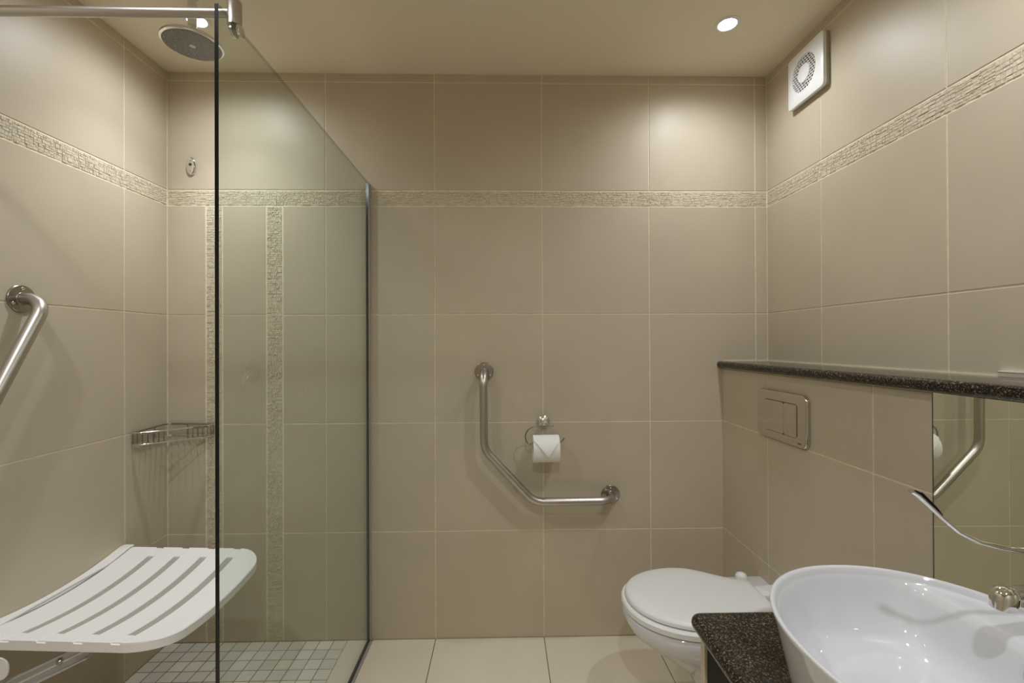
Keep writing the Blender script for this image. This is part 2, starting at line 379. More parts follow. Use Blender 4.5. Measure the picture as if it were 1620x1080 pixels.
# ------------------------------------------------------------------ flush plate
cy, cz = 1.4715, 0.979
t = thing('flush_plate', 'rectangular satin dual flush plate on the low wall above the toilet', 'flush plate', (XB-0.0004, cy, cz))
U, V, Nn = (0, -1, 0), (0, 0, 1), (-1, 0, 0)
# facing -X : u points toward the camera
bm = new(); plate(bm, (XB-0.0004, cy, cz), (0, -1, 0), V, Nn, [(x, y) for x, y in rrect(0.263, 0.165, 0.024, 8)], 0.011, 0.005, 4); make('cover_plate', bm, 'satin', t, 30)
bm = new(); plate(bm, (XB-0.0115, cy-0.0, cz-0.002), (0, -1, 0), V, Nn, rrect(0.176, 0.106, 0.012, 6), 0.0006, 0.0003); make('button_gap', bm, 'dark', t, 30)
bm = new(); plate(bm, (XB-0.0118, cy+0.0325, cz-0.002), (0, -1, 0), V, Nn, rrect(0.108, 0.1030, 0.008, 6), 0.0022, 0.001); make('flush_button', bm, 'satin', t, 30)
bm = new(); plate(bm, (XB-0.0118, cy-0.0545, cz-0.002), (0, -1, 0), V, Nn, rrect(0.064, 0.1030, 0.008, 6), 0.0022, 0.001); make('flush_button', bm, 'satin', t, 30)
bm = new()
for k, (w, h) in enumerate(((0.0018, 0.005), (0.0022, 0.0035), (0.0018, 0.004), (0.0024, 0.003), (0.0018, 0.0045))):
    box(bm, (XB-0.0118, cy-0.090-k*0.0034-w, cz-0.0705), (XB-0.0112, cy-0.090-k*0.0034, cz-0.0705+h))
make('maker_mark', bm, 'dark', t, kind='stuff')

# ------------------------------------------------------------------ extractor fan
fy, fz = 1.606, 2.196
t = thing('extractor_fan', 'square white extractor fan with round grille high on the right wall', 'fan', (XR-0.0004, fy, fz))
bm = new(); plate(bm, (XR-0.0004, fy, fz), (0, -1, 0), V, Nn, rrect(0.186, 0.186, 0.006), 0.012, 0.002); make('back_plate', bm, 'groove', t, 30)
bm = new(); fr = []
for k in range(96):     # rounded square and circle sampled at the same angles
    a = 2*PI*k/96; c, s_ = math.cos(a), math.sin(a); q = (abs(c)**22+abs(s_)**22)**(-1/22); fr.append((0.095*c*q, 0.095*s_*q))
def fp(p, s, h): return Vector((XR-0.0004-h, fy-p[0]*s, fz+p[1]*s))
rad = 0.064
n = len(fr); circ = [(rad*math.cos(math.atan2(p[1], p[0])), rad*math.sin(math.atan2(p[1], p[0]))) for p in fr]
cin = [(x*0.985, y*0.985) for x, y in circ]
def ringm(ps, h): return [fp(p, 1, h) for p in ps]
mid = [((a[0]*0.5+b[0]*0.5), (a[1]*0.5+b[1]*0.5)) for a, b in zip(fr, circ)]
loft(bm, [ringm(fr, 0.0125), [fp(p, 1.0, 0.021) for p in fr], [fp(p, 0.99, 0.023) for p in fr], ringm(mid, 0.028), ringm(circ, 0.029), ringm(cin, 0.0275), ringm(cin, 0.0165)], cap=False)
make('front_cover', bm, 'plastic', t, 40)
make('grille_recess', lathe(new(), (XR-0.0004, fy, fz), (-1, 0, 0), [(0.0625, 0.0125), (0.0625, 0.0160), (0.0, 0.0160)], 36), 'fan_grey', t, 30)
r1, r2 = 0.0325, 0.0628
k = -6
for q in range(-6, 7):
    z = q*0.0098
    o = math.sqrt(max(r2*r2-z*z, 0)); i_ = math.sqrt(max((r1-0.001)**2-z*z, 0)) if abs(z) < r1 else 0
    if o < 0.01: continue
    for a, b in (((-o, -i_), (i_, o)) if i_ > 0 else ((-o, o),)):
        bm = new(); box(bm, (XR-0.0004-0.0270, fy-b, fz+z-0.0012), (XR-0.0004-0.0245, fy-a, fz+z+0.0012))
        make('grille_slat', bm, 'plastic', t)
bm = new()
for q in range(-6, 6):
    z = (q+0.5)*0.0098
    for s in range(-5, 6):
        y = (s+(0.5 if q % 2 else 0))*0.0125; rr = math.hypot(y, z)
        if r1+0.002 < rr < r2-0.003: box(bm, (XR-0.0004-0.0268, fy+y-0.0013, fz+z-0.0032), (XR-0.0004-0.0245, fy+y+0.0013, fz+z+0.0032))
make('grille_upright', bm, 'plastic', t, kind='stuff')
make('grille_hub', lathe(new(), (XR-0.0004, fy, fz), (-1, 0, 0), [(r1, 0.0162), (r1, 0.027), (r1-0.002, 0.0292), (r1*0.6, 0.0305), (0.0, 0.031)], 32), 'plastic', t, 40)

# ------------------------------------------------------------------ grab bars
def flange(parent, c, n, mname='flange_steel', r=0.039):
    f = make('flange', lathe(new(), Vector(c), n, [(r, 0.0003), (r, 0.0035), (r-0.0015, 0.005), (0.018, 0.0058), (0.0165, 0.0075), (0.0, 0.0075)], 36), mname, parent, 30)
    a, u, v = frame(n)
    for k in range(3):
        an = PI/2+k*2*PI/3
        p = Vector(c)+(u*math.cos(an)+v*math.sin(an))*0.0285
        make('screw', lathe(new(), p, n, [(0.0048, 0.0052), (0.0048, 0.0066), (0.0036, 0.0082), (0.0015, 0.0084), (0.0012, 0.0070), (0.0, 0.0070)], 12), 'chrome', f, 40)
    return f
BY = D-0.075
pA = (-0.079, D, 1.106); pB = (0.447, D, 0.590)
t = thing('grab_rail', 'angled steel grab rail on the back wall beside the toilet roll', 'grab rail', (0.13, D, 0.59))
path = fillet([(pA[0], D-0.006, pA[2]), (pA[0], BY, 1.101), (-0.077, BY, 0.800), (0.122, BY, 0.588), (pB[0], BY, 0.588), (pB[0], D-0.006, pB[2])], [0, 0.055, 0.09, 0.09, 0.058, 0], 9)
make('rail', tube(new(), path, 0.0163, 20), 'steel', t, 40)
flange(t, (pA[0], D, pA[2]), (0, -1, 0)); flange(t, (pB[0], D, pB[2]), (0, -1, 0))
t = thing('grab_rail', 'steel grab rail sloping down on the left wall above the shower seat', 'grab rail', (XL, 1.0, 0.6))
BX = XL+0.075
path = fillet([(XL+0.006, 1.318, 1.357), (BX, 1.318, 1.357), (BX, 0.985, 0.70), (BX, 0.60, 0.70), (XL+0.006, 0.60, 0.70)], [0, 0.058, 0.09, 0.055, 0], 9)
make('rail', tube(new(), path, 0.0172, 20), 'steel', t, 40)
flange(t, (XL, 1.318, 1.357), (1, 0, 0)); flange(t, (XL, 0.60, 0.70), (1, 0, 0))

# ------------------------------------------------------------------ toilet roll and its holder
t = thing('toilet_roll_holder', 'chrome open ring toilet roll holder on the back wall', 'toilet roll holder', (0.167, D, 0.898))
make('rosette', lathe(new(), (0.167, D, 0.898), (0, -1, 0), [(0.0275, 0.0003), (0.0275, 0.004), (0.024, 0.010), (0.015, 0.0145), (0.011, 0.016), (0.010, 0.040), (0.012, 0.046), (0.0145, 0.056), (0.013, 0.064), (0.008, 0.069), (0.0, 0.070)], 32), 'chrome', t, 40)
WY = D-0.070
pts = [(0.206, WY+0.008, 0.8905), (0.190, WY+0.003, 0.8885), (0.167, WY, 0.888), (0.138, WY, 0.888)]
for k in range(0, 11):
    a = math.radians(95+k*13.5); pts.append((0.130+0.0415*math.cos(a), WY, 0.8475+0.0405*math.sin(a)))
pts += [(0.116, WY, 0.8225), (0.140, WY, 0.8185), (0.200, WY, 0.8185), (0.226, WY, 0.823), (0.238, WY, 0.832), (0.2455, WY, 0.843)]
make('wire_ring', tube(new(), pts, 0.0029, 8), 'dark_chrome', t, 60)
RZ = 0.8185-0.0185; RX0, RX1 = 0.1185, 0.2225; RR = 0.0530
t = thing('toilet_roll', 'white toilet roll with its end folded to a point', 'toilet roll', ((RX0+RX1)/2, WY, RZ))
bm = new(); lathe(bm, (RX0, WY, RZ), (1, 0, 0), [(0.0215, 0), (RR, 0), (RR, RX1-RX0), (0.0215, RX1-RX0)], 48, closed=True); make('paper_roll', bm, 'paper', t, 40)
bm = new(); lathe(bm, (RX0, WY, RZ), (1, 0, 0), [(0.0205, 0.0006), (0.0214, 0.0006), (0.0214, RX1-RX0-0.0006), (0.0205, RX1-RX0-0.0006)], 32, closed=True); make('cardboard_core', bm, 'card', t, 40)
bm = new()   # folded end: hugs the front of the roll, comes to a point
N_ = 22; rows = []
for k in range(N_+1):
    a = math.radians(95-k*(95+22)/N_)      # angle from front (toward -Y); 90 = top
    s = k/N_
    cut = 0.42
    if s < cut: xa, xb = RX0+0.0005, RX1-0.0005
    else:
        q = (s-cut)/(1-cut); px_ = RX0+0.058
        xa = RX0+0.0005+(px_-RX0)*q; xb = RX1-0.0005-(RX1-px_)*q
    r_ = RR+0.0008+0.0075*s**1.6
    rows.append([(xa, r_, a), (xb, r_, a)])
def rp(x, r, a): return (x, WY-r*math.cos(a), RZ+r*math.sin(a))
rings = [[rp(A[0], A[1], A[2]), rp(B[0], B[1], B[2]), rp(B[0], B[1]+0.0013, B[2]), rp(A[0], A[1]+0.0013, A[2])] for A, B in rows]
loft(bm, rings); make('folded_end', bm, 'paper', t, 30)

# ------------------------------------------------------------------ clothesline cap
t = thing('clothesline_bracket', 'small oval chrome bracket high on the back wall in the shower', 'bracket', (-1.279, D, 1.957))
def oval(a, b, n=32): return [(a*math.cos(2*PI*k/n), b*math.sin(2*PI*k/n)) for k in range(n)]
bm = new(); plate(bm, (-1.279, D-0.0003, 1.957), ZX, ZZ, (0, -1, 0), oval(0.0200, 0.0375), 0.009, 0.006, 4); make('oval_plate', bm, 'chrome', t, 50)
make('line_hole', lathe(new(), (-1.279, D-0.0093, 1.962), (0, -1, 0), [(0.0062, 0), (0.0062, 0.0008), (0.0, 0.0008)], 16), 'dark', t)
for dz in (0.021, -0.021): make('screw', lathe(new(), (-1.279, D-0.0093, 1.957+dz), (0, -1, 0), [(0.0038, 0), (0.0034, 0.0012), (0.0, 0.0015)], 12), 'satin', t, 40)

# ------------------------------------------------------------------ shower caddy
t = thing('corner_caddy', 'chrome wire corner basket for soap in the shower corner', 'shower caddy', (XL, D, 0.846))
cx0, cy0 = XL+0.006, D-0.006; ZT1, ZB1 = 0.901, 0.853; Lx, Ly = 0.184, 0.176
top = fillet([(cx0, cy0-Ly, ZT1-0.004), (cx0, cy0, ZT1), (cx0+Lx, cy0, ZT1-0.004)], [0, 0.02, 0], 6)
make('back_rail', tube(new(), top, 0.0034, 8), 'dark_chrome', t, 60)
fpth = fillet([(cx0, cy0-Ly, ZT1-0.004), (cx0+0.03, cy0-Ly+0.002, ZT1-0.004), (cx0+0.125, cy0-0.080, ZT1-0.005), (cx0+Lx-0.002, cy0-0.03, ZT1-0.004), (cx0+Lx, cy0, ZT1-0.004)], [0, 0.02, 0.10, 0.02, 0], 8)
def lerp_path(p, f):
    p = [Vector(x) for x in p]; ls = [0]
    for a, b in zip(p, p[1:]): ls.append(ls[-1]+(b-a).length)
    s = f*ls[-1]
    for i in range(len(p)-1):
        if s <= ls[i+1]+1e-9: return p[i].lerp(p[i+1], (s-ls[i])/max(ls[i+1]-ls[i], 1e-9))
    return p[-1]
make('front_rail', tube(new(), fpth, 0.0028, 8), 'chrome', t, 60)
bot = [(x, y, ZB1) for x, y, z in fpth]; botb = [(x, y, ZB1) for x, y, z in top]
make('bottom_frame', tube(tube(new(), bot, 0.0026, 8), botb, 0.0026, 8), 'chrome', t, 60)
for f in (0.0, 0.06, 0.12, 0.18, 0.24, 0.30, 0.36, 0.64, 0.70, 0.76, 0.82, 0.88, 0.94, 1.0):
    a = lerp_path(fpth, f); make('wire', tube(new(), [a, (a.x, a.y, ZB1)], 0.0019, 6), 'dark_chrome', t)
for f in (0.3, 0.7):
    a = lerp_path(top, f); make('wire', tube(new(), [a, (a.x, a.y, ZB1)], 0.0019, 6), 'dark_chrome', t)
for k in range(1, 15):      # base wires, running square to the corner diagonal
    f = k/15; a = lerp_path(bot, f); 
    d = Vector((-1, 1, 0)).normalized(); s = min((a.x-cx0)/-d.x, (cy0-a.y)/d.y)
    if s > 0.004: make('base_wire', tube(new(), [a, a+d*s], 0.0013, 6), 'chrome', t)
# two flat clips on the front rail
for fa, fb in ((0.10, 0.30), (0.70, 0.88)):
    a = lerp_path(fpth, fa); b = lerp_path(fpth, fb); make('rail_clip', tube(new(), [a+Vector((0, 0, -0.002)), b+Vector((0, 0, -0.002))], 0.0056, 10), 'dark_chrome', t, 40)

# ------------------------------------------------------------------ shower head
hx, hy = -0.987, 1.456
t = thing('rain_shower', 'round chrome rain shower head hanging from the ceiling', 'shower head', (hx, hy, ZC))
make('ceiling_arm', lathe(new(), (hx, hy, ZC), (0, 0, -1), [(0.030, 0.0003), (0.030, 0.006), (0.0128, 0.010), (0.0128, 0.110), (0.0, 0.110)], 28), 'chrome', t, 40)
ax = Vector((0.002, 0.02, -1)).normalized()
make('swivel_joint', lathe(new(), (hx, hy, ZC-0.1105), ax, [(0.0128, 0.0), (0.0150, 0.004), (0.0150, 0.016), (0.0185, 0.021), (0.0185, 0.033), (0.0, 0.033)], 28), 'chrome', t, 40)
hb = Vector((hx, hy, ZC-0.1105))+ax*0.030
make('head_shell', lathe(new(), hb, ax, [(0.0185, 0.0), (0.036, 0.003), (0.064, 0.0085), (0.0825, 0.016), (0.0862, 0.021), (0.0858, 0.0265), (0.0805, 0.0295), (0.0, 0.0295)], 56), 'chrome', t, 40)
make('spray_face', lathe(new(), hb+ax*0.0296, ax, [(0.0800, 0.0), (0.0800, 0.0012), (0.0, 0.0022)], 56), 'nozzle', t, 40)
a, u, v = frame(ax); bm = new()
for ri, (rr, cnt) in enumerate(((0.020, 8), (0.029, 10), (0.038, 12), (0.047, 14), (0.056, 16), (0.065, 16), (0.073, 18))):
    for k in range(cnt):
        an = 2*PI*(k+0.5*(ri % 2))/cnt; c = hb+ax*0.0300+(u*math.cos(an)+v*math.sin(an))*rr
        lathe(bm, c, ax, [(0.0020, 0.0), (0.0015, 0.0024), (0.0, 0.0026)], 6)
make('nozzles', bm, 'nub', t, kind='stuff')
make('centre_cap', lathe(new(), hb+ax*0.0308, ax, [(0.0095, 0.0), (0.0088, 0.0015), (0.0, 0.002)], 24), 'nub', t, 40)

# ------------------------------------------------------------------ glass screen
GZ = 1.8885; GYF = 0.888
t = thing('shower_screen', 'tall clear glass shower screen standing on the floor against the back wall', 'glass screen', (GX-0.004, 1.4, 0.0))
bm = new(); box(bm, (GX-0.009, GYF, 0.006), (GX-0.001, D-0.002, GZ))
bm.faces.ensure_lookup_table()
for f in bm.faces:
    f.normal_update()
    f.material_index = 0 if abs(f.normal.x) > 0.9 else 1
for f in bm.faces:
    if f.calc_center_median().z > GZ-0.001: f.material_index = 2
make('glass_pane', bm, ['glass', 'glass_edge', 'glass_top'], t)
make('wall_channel', box(new(), (GX-0.0115, D-0.017, 0.001), (GX-0.0093, D-0.0004, GZ-0.001)), 'glass_edge', t); bm = new(); box(bm, (GX-0.0008, D-0.017, 0.001), (GX+0.0022, D-0.0004, GZ-0.004))
make('wall_channel', bm, 'seal', t)
bm2 = new(); box(bm2, (GX-0.013, GYF+0.001, 0.0005), (GX+0.009, D-0.016, 0.0055)); make('floor_channel', bm2, 'seal', t)
bm = new(); box(bm, (GX-0.0098, GYF+0.001, 0.0058), (GX-0.0002, D-0.016, 0.0135)); make('floor_seal', bm, 'glass_edge', t)
bm = new(); box(bm, (GX-0.0092, D-0.0160, 0.006), (GX-0.0009, D-0.0010, GZ-0.002)); make('wall_seal', bm, 'glass_edge', t)

# stabiliser bar and clamp
bz, byy = 1.9195, 0.957
t = thing('screen_stabiliser_bar', 'horizontal steel bar bracing the top of the glass screen to the left wall', 'support bar', (XL, byy, bz))
make('bar', tube(new(), [(XL+0.004, byy, bz), (GX-0.018, byy, bz)], 0.0100, 20), 'steel', t, 40)
make('wall_flange', lathe(new(), (XL, byy, bz), (1, 0, 0), [(0.022, 0.0003), (0.022, 0.006), (0.013, 0.010), (0.0, 0.010)], 24), 'steel', t, 40)
bm = new()
# clamp body: upright half-round block that swallows the bar end and grips the pane
def capsule(hx_, hy_, r, seg=8): return rrect(hx_, hy_, r, seg)
out = rrect(0.026, 0.027, 0.0115, 6)
loft(bm, [[(GX-0.0105+x, byy+y, z) for x, y in out] for z in (1.8925, 1.9425)]+[[(GX-0.0105+x*0.86, byy+y*0.86, 1.9455) for x, y in out]])
make('clamp_body', bm, 'steel', t, 35)
bm = new(); plate(bm, (GX-0.0093, byy, 1.881), (0, 1, 0), ZZ, (-1, 0, 0), rrect(0.026, 0.022, 0.009), 0.0075, 0.002); make('clamp_jaw', bm, 'chrome', t, 35); bm = new(); plate(bm, (GX-0.0007, byy, 1.881), (0, 1, 0), ZZ, (1, 0, 0), rrect(0.026, 0.022, 0.009), 0.0055, 0.002)
make('clamp_jaw', bm, 'chrome', t, 35)

# ------------------------------------------------------------------ shower seat
sx0, sx1, sy0, sy1 = -1.334, -0.836, 1.142, 1.648
ycn = (sy0+sy1)/2; hl = (sy1-sy0)/2
def sz(y): return 0.469+0.031*((y-ycn)/hl)**2
t = thing('shower_bench', 'white slatted fold-down shower seat on the left wall', 'shower seat', (XL, ycn, 0.4))
def xhi(y, r=0.095):
    d_ = min(y-sy0, sy1-y)
    if d_ >= r: return sx1
    d_ = max(d_, 0); return sx1-r+math.sqrt(max(r*r-(r-d_)**2, 0))
def xlo(y, r=0.012):
    d_ = min(y-sy0, sy1-y); 
    if d_ >= r: return sx0
    return sx0+r-math.sqrt(max(r*r-(r-d_)**2, 0))
def strip(bm, fa, fb, ztop, zbot, ya, yb, n=28, rr=0.0025):
    rings = []
    for k in range(n+1):
        s = k/n; s = 0.5-0.5*math.cos(PI*s)
        y = ya+(yb-ya)*s; a, b = fa(y), fb(y); z = sz(y)
        if b-a < 0.004: b = a+0.004
        r = min(rr, (b-a)*0.3)
        rings.append([(a, y, z+zbot), (b, y, z+zbot), (b, y, z+ztop-r), (b-r, y, z+ztop), (a+r, y, z+ztop), (a, y, z+ztop-r)])
    loft(bm, rings); return bm
def sk(bm, k=0.06):     # the hinged seat sits slightly askew to the wall
    for v in bm.verts: v.co.y -= k*(v.co.x-sx0)
    return bm
make('seat_base', sk(strip(new(), lambda y: xlo(y)+0.0015, lambda y: xhi(y)-0.0015, -0.0052, -0.022, sy0+0.0012, sy1-0.0012, 40)), 'groove', t, 35)
SW = (sx1-sx0); gw = 0.0235; nb = 5
edges = []; w1 = 0.067
gs = [-1.240, -1.1455, -1.0515, -0.957]
bounds = [(None, gs[0])]+[(gs[i]+gw, gs[i+1]) for i in range(3)]+[(gs[3]+gw, None)]
for i, (a, b) in enumerate(bounds):
    fa = (lambda y: xlo(y)) if a is None else (lambda y, a=a: a)
    fb = (lambda y: xhi(y)) if b is None else (lambda y, b=b: b)
    make('slat', sk(strip(new(), fa, fb, 0.0, -0.005, sy0, sy1, 40)), 'seat_plastic', t, 35)
for ya, yb in ((sy0+0.004, sy0+0.045), (sy1-0.045, sy1-0.004)):
    for g in gs:
        xa = lambda y, g=g: min(g, xhi(y)-0.001); xb = lambda y, g=g: min(g+gw, xhi(y))
        make('end_rail', sk(strip(new(), xa, xb, -0.0004, -0.005, ya, yb, 6, 0.0002)), 'seat_plastic', t, 35)
# skirt around the seat rim
bm = new()
rim_t = [(xlo(sy0+(sy1-sy0)*k/40), sy0+(sy1-sy0)*k/40) for k in range(41)]
loop = []
for k in range(61):
    s = 0.5-0.5*math.cos(PI*k/60); y = sy0+(sy1-sy0)*s; loop.append((xhi(y), y))
loop = [(sx0+0.01, sy0)]+loop+[(sx0+0.01, sy1)]
rings = []
for i, (x, y) in enumerate(loop):
    a = loop[max(i-1, 0)]; b = loop[min(i+1, len(loop)-1)]; tx, ty = b[0]-a[0], b[1]-a[1]; l = math.hypot(tx, ty); nx, ny = -ty/l*0.010, tx/l*0.010
    z = sz(y); rings.append([(x, y, z-0.0052), (x, y, z-0.024), (x+nx, y+ny, z-0.024), (x+nx, y+ny, z-0.0052)])
loft(bm, rings); make('seat_rim', sk(bm), 'seat_plastic', t, 35)
# wall rail behind the slats, follows the curve
bm = new(); rings = []
for k in range(25):
    y = sy0-0.01+(sy1-sy0+0.03)*k/24; z = sz(min(max(y, sy0), sy1))-0.001
    e = min(1, min(k, 24-k)/2+0.35)
    rings.append([(XL+0.001, y, z-0.045), (sx0-0.007, y, z-0.045), (sx0-0.007, y, z-0.001*1), (sx0-0.011, y, z+0.003*e), (XL+0.004, y, z+0.003*e), (XL+0.001, y, z)])
loft(bm, rings); make('wall_rail', bm, 'seat_plastic', t, 35)
make('hinge_rod', tube(new(), [(sx0-0.004, sy0+0.01, 0.478), (sx0-0.004, sy1-0.01, 0.478)], 0.0028, 8), 'alu', t, 60)
for y in (1.160, 1.60):   # folding braces: channel sections from the wall up to the seat
    p1 = Vector((-1.046, y, 0.4600)); p0 = Vector((XL+0.004, y, 0.303)); d_ = (p1-p0).normalized(); up = Vector((-d_.z, 0, d_.x))
    bm = new()
    def beam(bm, off, hh, ww):
        c0 = p0+up*off[1]+Vector((0, off[0], 0)); c1 = p1+up*off[1]+Vector((0, off[0], 0))
        loft(bm, [[c+up*sx*hh+Vector((0, sy*ww, 0)) for sx, sy in ((-1, -1), (1, -1), (1, 1), (-1, 1))] for c in (c0, c1)])
    beam(bm, (0, 0), 0.0190, 0.0035); beam(bm, (-0.0095, 0.0172), 0.0018, 0.0060); beam(bm, (-0.0095, -0.0172), 0.0018, 0.0060)
    br = make('brace', bm, 'alu', t)
    bm = new(); beam(bm, (-0.0050, 0.0), 0.0022, 0.0014); make('brace_rib', bm, 'plastic', br)
    c = p0.lerp(p1, 0.80)+Vector((0, -0.0036, 0.004)); make('bolt', lathe(new(), c, (0, -1, 0), [(0.0072, 0), (0.0072, 0.005), (0.005, 0.0078), (0.0, 0.008)], 12), 'steel', br, 30)
    bm = new(); plate(bm, (-1.292, y-0.035, 0.436), ZX, ZZ, (0, 1, 0), [(p[0]*1.0+0.0, p[1]) for p in rrect(0.17, 0.055, 0.024, 6)], 0.004, 0.001); make('hinge_bracket', bm, 'seat_plastic', t, 30)

# ------------------------------------------------------------------ toilet
TYc = 1.432
def egg(xf, w, xr, wr, n=48, ex=1.0, lx=0.21):
    """closed outline: rounded front at xf, half width w, back end at xr with half width wr"""
    pts = []; half = n//2; xm = xf+lx
    for k in range(half+1):
        a = PI/2*(k/(half))            # 0 tip .. 90 widest
        pts.append((xm-lx*math.cos(a), w*math.sin(a)**(0.93)))
    back = []
    for k in range(1, 9):
        s = k/8; back.append((xm+(xr-xm)*s, w+(wr-w)*(3*s*s-2*s*s*s)))
    up = pts+back
    return [(x, y) for x, y in up]+[(x, -y) for x, y in reversed(up[1:])]
t = thing('toilet', 'white wall-hung toilet with closed lid between grab rail and vanity', 'toilet', (XB, TYc, 0.38))
secs = [(0.378, 0.386, 0.176, 0.186), (0.365, 0.382, 0.180, 0.188), (0.345, 0.388, 0.179, 0.186), (0.32, 0.404, 0.172, 0.180), (0.295, 0.434, 0.158, 0.172), (0.265, 0.470, 0.142, 0.160), (0.24, 0.503, 0.128, 0.148),
        (0.207, 0.552, 0.112, 0.136), (0.18, 0.583, 0.104, 0.128), (0.14, 0.604, 0.098, 0.120), (0.10, 0.628, 0.092, 0.112), (0.07, 0.665, 0.080, 0.100), (0.06, 0.70, 0.060, 0.08)]
bm = new(); rings = []
ww = secs[0]; rings.append([(x, TYc+y, 0.382) for x, y in egg(0.394, 0.168, XB-0.0006, 0.178)])
for z, xf, w, wr in secs: rings.append([(x, TYc+y, z) for x, y in egg(xf, w, XB-0.0006, wr, lx=min(0.21, (XB-xf)*0.5))])
loft(bm, rings); make('bowl', bm, 'porcelain', t, 50)
bm = new(); rings = []
for z, i in ((0.3832, 0.004), (0.386, 0.0), (0.400, 0.0), (0.4045, 0.004)):
    rings.append([(x, TYc+y, z) for x, y in egg(0.380+i, 0.181-i, 0.815, 0.105)])
loft(bm, rings); make('seat', bm, 'plastic', t, 35)
bm = new(); rings = []
for z, i in ((0.4062, 0.004), (0.409, 0.0), (0.417, 0.0), (0.4215, 0.003), (0.4245, 0.010), (0.4275, 0.028), (0.4295, 0.06), (0.4305, 0.10)):
    e = egg(0.392+i, 0.172-i, 0.822-i*0.3, max(0.078-i*0.5, 0.02)); rings.append([(x, TYc+y, z) for x, y in e])
loft(bm, rings); make('lid', bm, 'plastic', t, 40)
for s in (-1, 1):
    make('hinge_cap', lathe(new(), (0.835, TYc+s*0.142, 0.3825), (0, 0, 1), [(0.020, 0), (0.020, 0.020), (0.016, 0.028), (0.008, 0.032), (0.0, 0.033)], 24), 'plastic', t, 40)
def block(x0, x1, ya0, yb0, ya1, yb1):
    bm = new(); loft(bm, [[(x0+i, ya0+i, z), (x1, ya1+i, z), (x1, yb1-i, z), (x0+i, yb0-i, z)] for z, i in ((0.3825, 0.0), (0.398, 0.0), (0.404, 0.003), (0.407, 0.010))]); return bm
make('hinge_lug', block(0.834, 0.8655, TYc+0.012, TYc+0.075, TYc+0.012, TYc+0.078), 'plastic', t, 30)
make('hinge_lug', block(0.834, 0.8655, TYc-0.075, TYc-0.035, TYc-0.078, TYc-0.035), 'plastic', t, 30)
make('hinge_pin', tube(new(), [(0.848, TYc-0.034, 0.393), (0.848, TYc+0.011, 0.393)], 0.005, 10), 'chrome', t, 40)
bm = block(0.866, XB-0.002, TYc-0.078, TYc+0.078, TYc-0.084, TYc+0.084)
make('rear_block', bm, 'plastic', t, 30)

# ------------------------------------------------------------------ vanity
CX0 = 0.386; CY0 = -0.10
t = thing('vanity_counter', 'dark speckled granite vanity counter under the white basin', 'counter', (0.65, 0.4, CZ-0.03))
bm = new()
prf = [(0.0, -0.028)]+[(0.0125-0.0125*math.cos(a), -0.014+0.0135*math.sin(a)) for a in [PI*-0.5+PI*k/8 for k in range(9)]]
def crect(i, r=0.022):
    x0, x1, y0, y1 = CX0+i, XB-0.0006, CY0+i, YV-i; r = max(r-i, 0.004)
    o = []
    for k in range(7): a = PI+PI/2*k/6; o.append((x0+r+r*math.cos(a), y0+r+r*math.sin(a)))
    o.append((x1, y0)); o.append((x1, y1))
    for k in range(7): a = PI/2+PI/2*k/6; o.append((x0+r+r*math.cos(a), y1-r+r*math.sin(a)))
    return o
rings = []
for k in range(9):
    a = -PI/2+PI*k/8; rings.append([(x, y, CZ-0.0150+0.0150*math.sin(a)) for x, y in crect(0.0140*(1-math.cos(a)))])
loft(bm, rings); make('counter_slab', bm, 'granite', t, 35)
t = thing('vanity_cabinet', 'cream vanity cabinet with black doors under the granite counter', 'cabinet', (0.66, 0.4, 0.0))
kx = 0.405; zt = CZ-0.0305
make('side_panel', rbox(new(), (kx, YV-0.036, 0.0), (XB-0.001, YV-0.018, zt), 0.001), 'cream', t)
make('side_panel', rbox(new(), (kx, CY0+0.018, 0.0), (XB-0.001, CY0+0.036, zt), 0.001), 'cream', t)
make('top_rail', rbox(new(), (kx, CY0+0.037, zt-0.008), (kx+0.02, YV-0.037, zt), 0.001), 'cream', t)
make('bottom_panel', rbox(new(), (kx+0.02, CY0+0.037, 0.10), (XB-0.001, YV-0.037, 0.118), 0.001), 'cream', t)
ny = 2; ya, yb = CY0+0.038, YV-0.038; dw = (yb-ya)/ny
for k in range(ny):
    dd = make('door', rbox(new(), (kx+0.004, ya+k*dw+0.0015, 0.12), (kx+0.020, ya+(k+1)*dw-0.0015, zt-0.0095), 0.001), 'black', t)
    hyy = ya+k*dw+(dw-0.05 if k == 0 else 0.05)
    make('door_handle', tube(new(), fillet([(kx+0.0035, hyy, 0.50), (kx-0.022, hyy, 0.50), (kx-0.022, hyy, 0.38), (kx+0.0035, hyy, 0.38)], [0, 0.008, 0.008, 0], 4), 0.004, 10), 'chrome', dd, 40)

# ------------------------------------------------------------------ basin
bcx, bcy = 0.627, 0.615; RA, RB = 0.216, 0.236; RZT = 0.8005
def sup(cx, cy, a, b, z, n=72, p=2.12, flat=None):
    o = []
    for k in range(n):
        t_ = 2*PI*k/n; c, s = math.cos(t_), math.sin(t_)
        x = a*math.copysign(abs(c)**(2/p), c); y = b*math.copysign(abs(s)**(2/p), s)
        if flat is not None and x > 0:      # smooth minimum of the oval and the edge of the tap deck
            lim = flat*(1-0.12*(abs(y)/b)**2); kk = 0.022; h = max(kk-abs(x-lim), 0)/kk; x = min(x, lim)-h*h*kk/4
        o.append((cx+x, cy+y, z))
    return o
rings = []
for z, k in ((CZ+0.0006, 0.84), (CZ+0.004, 0.86), (CZ+0.03, 0.885), (CZ+0.07, 0.925), (CZ+0.11, 0.965), (RZT-0.008, 0.992), (RZT-0.003, 0.999)):
    rings.append(sup(bcx, bcy, RA*k, RB*k, z))
rings.append(sup(bcx, bcy, RA-0.001, RB-0.001, RZT-0.0008)); rings.append(sup(bcx, bcy, RA-0.004, RB-0.004, RZT)); rings.append(sup(bcx, bcy, RA-0.007, RB-0.007, RZT-0.0012))
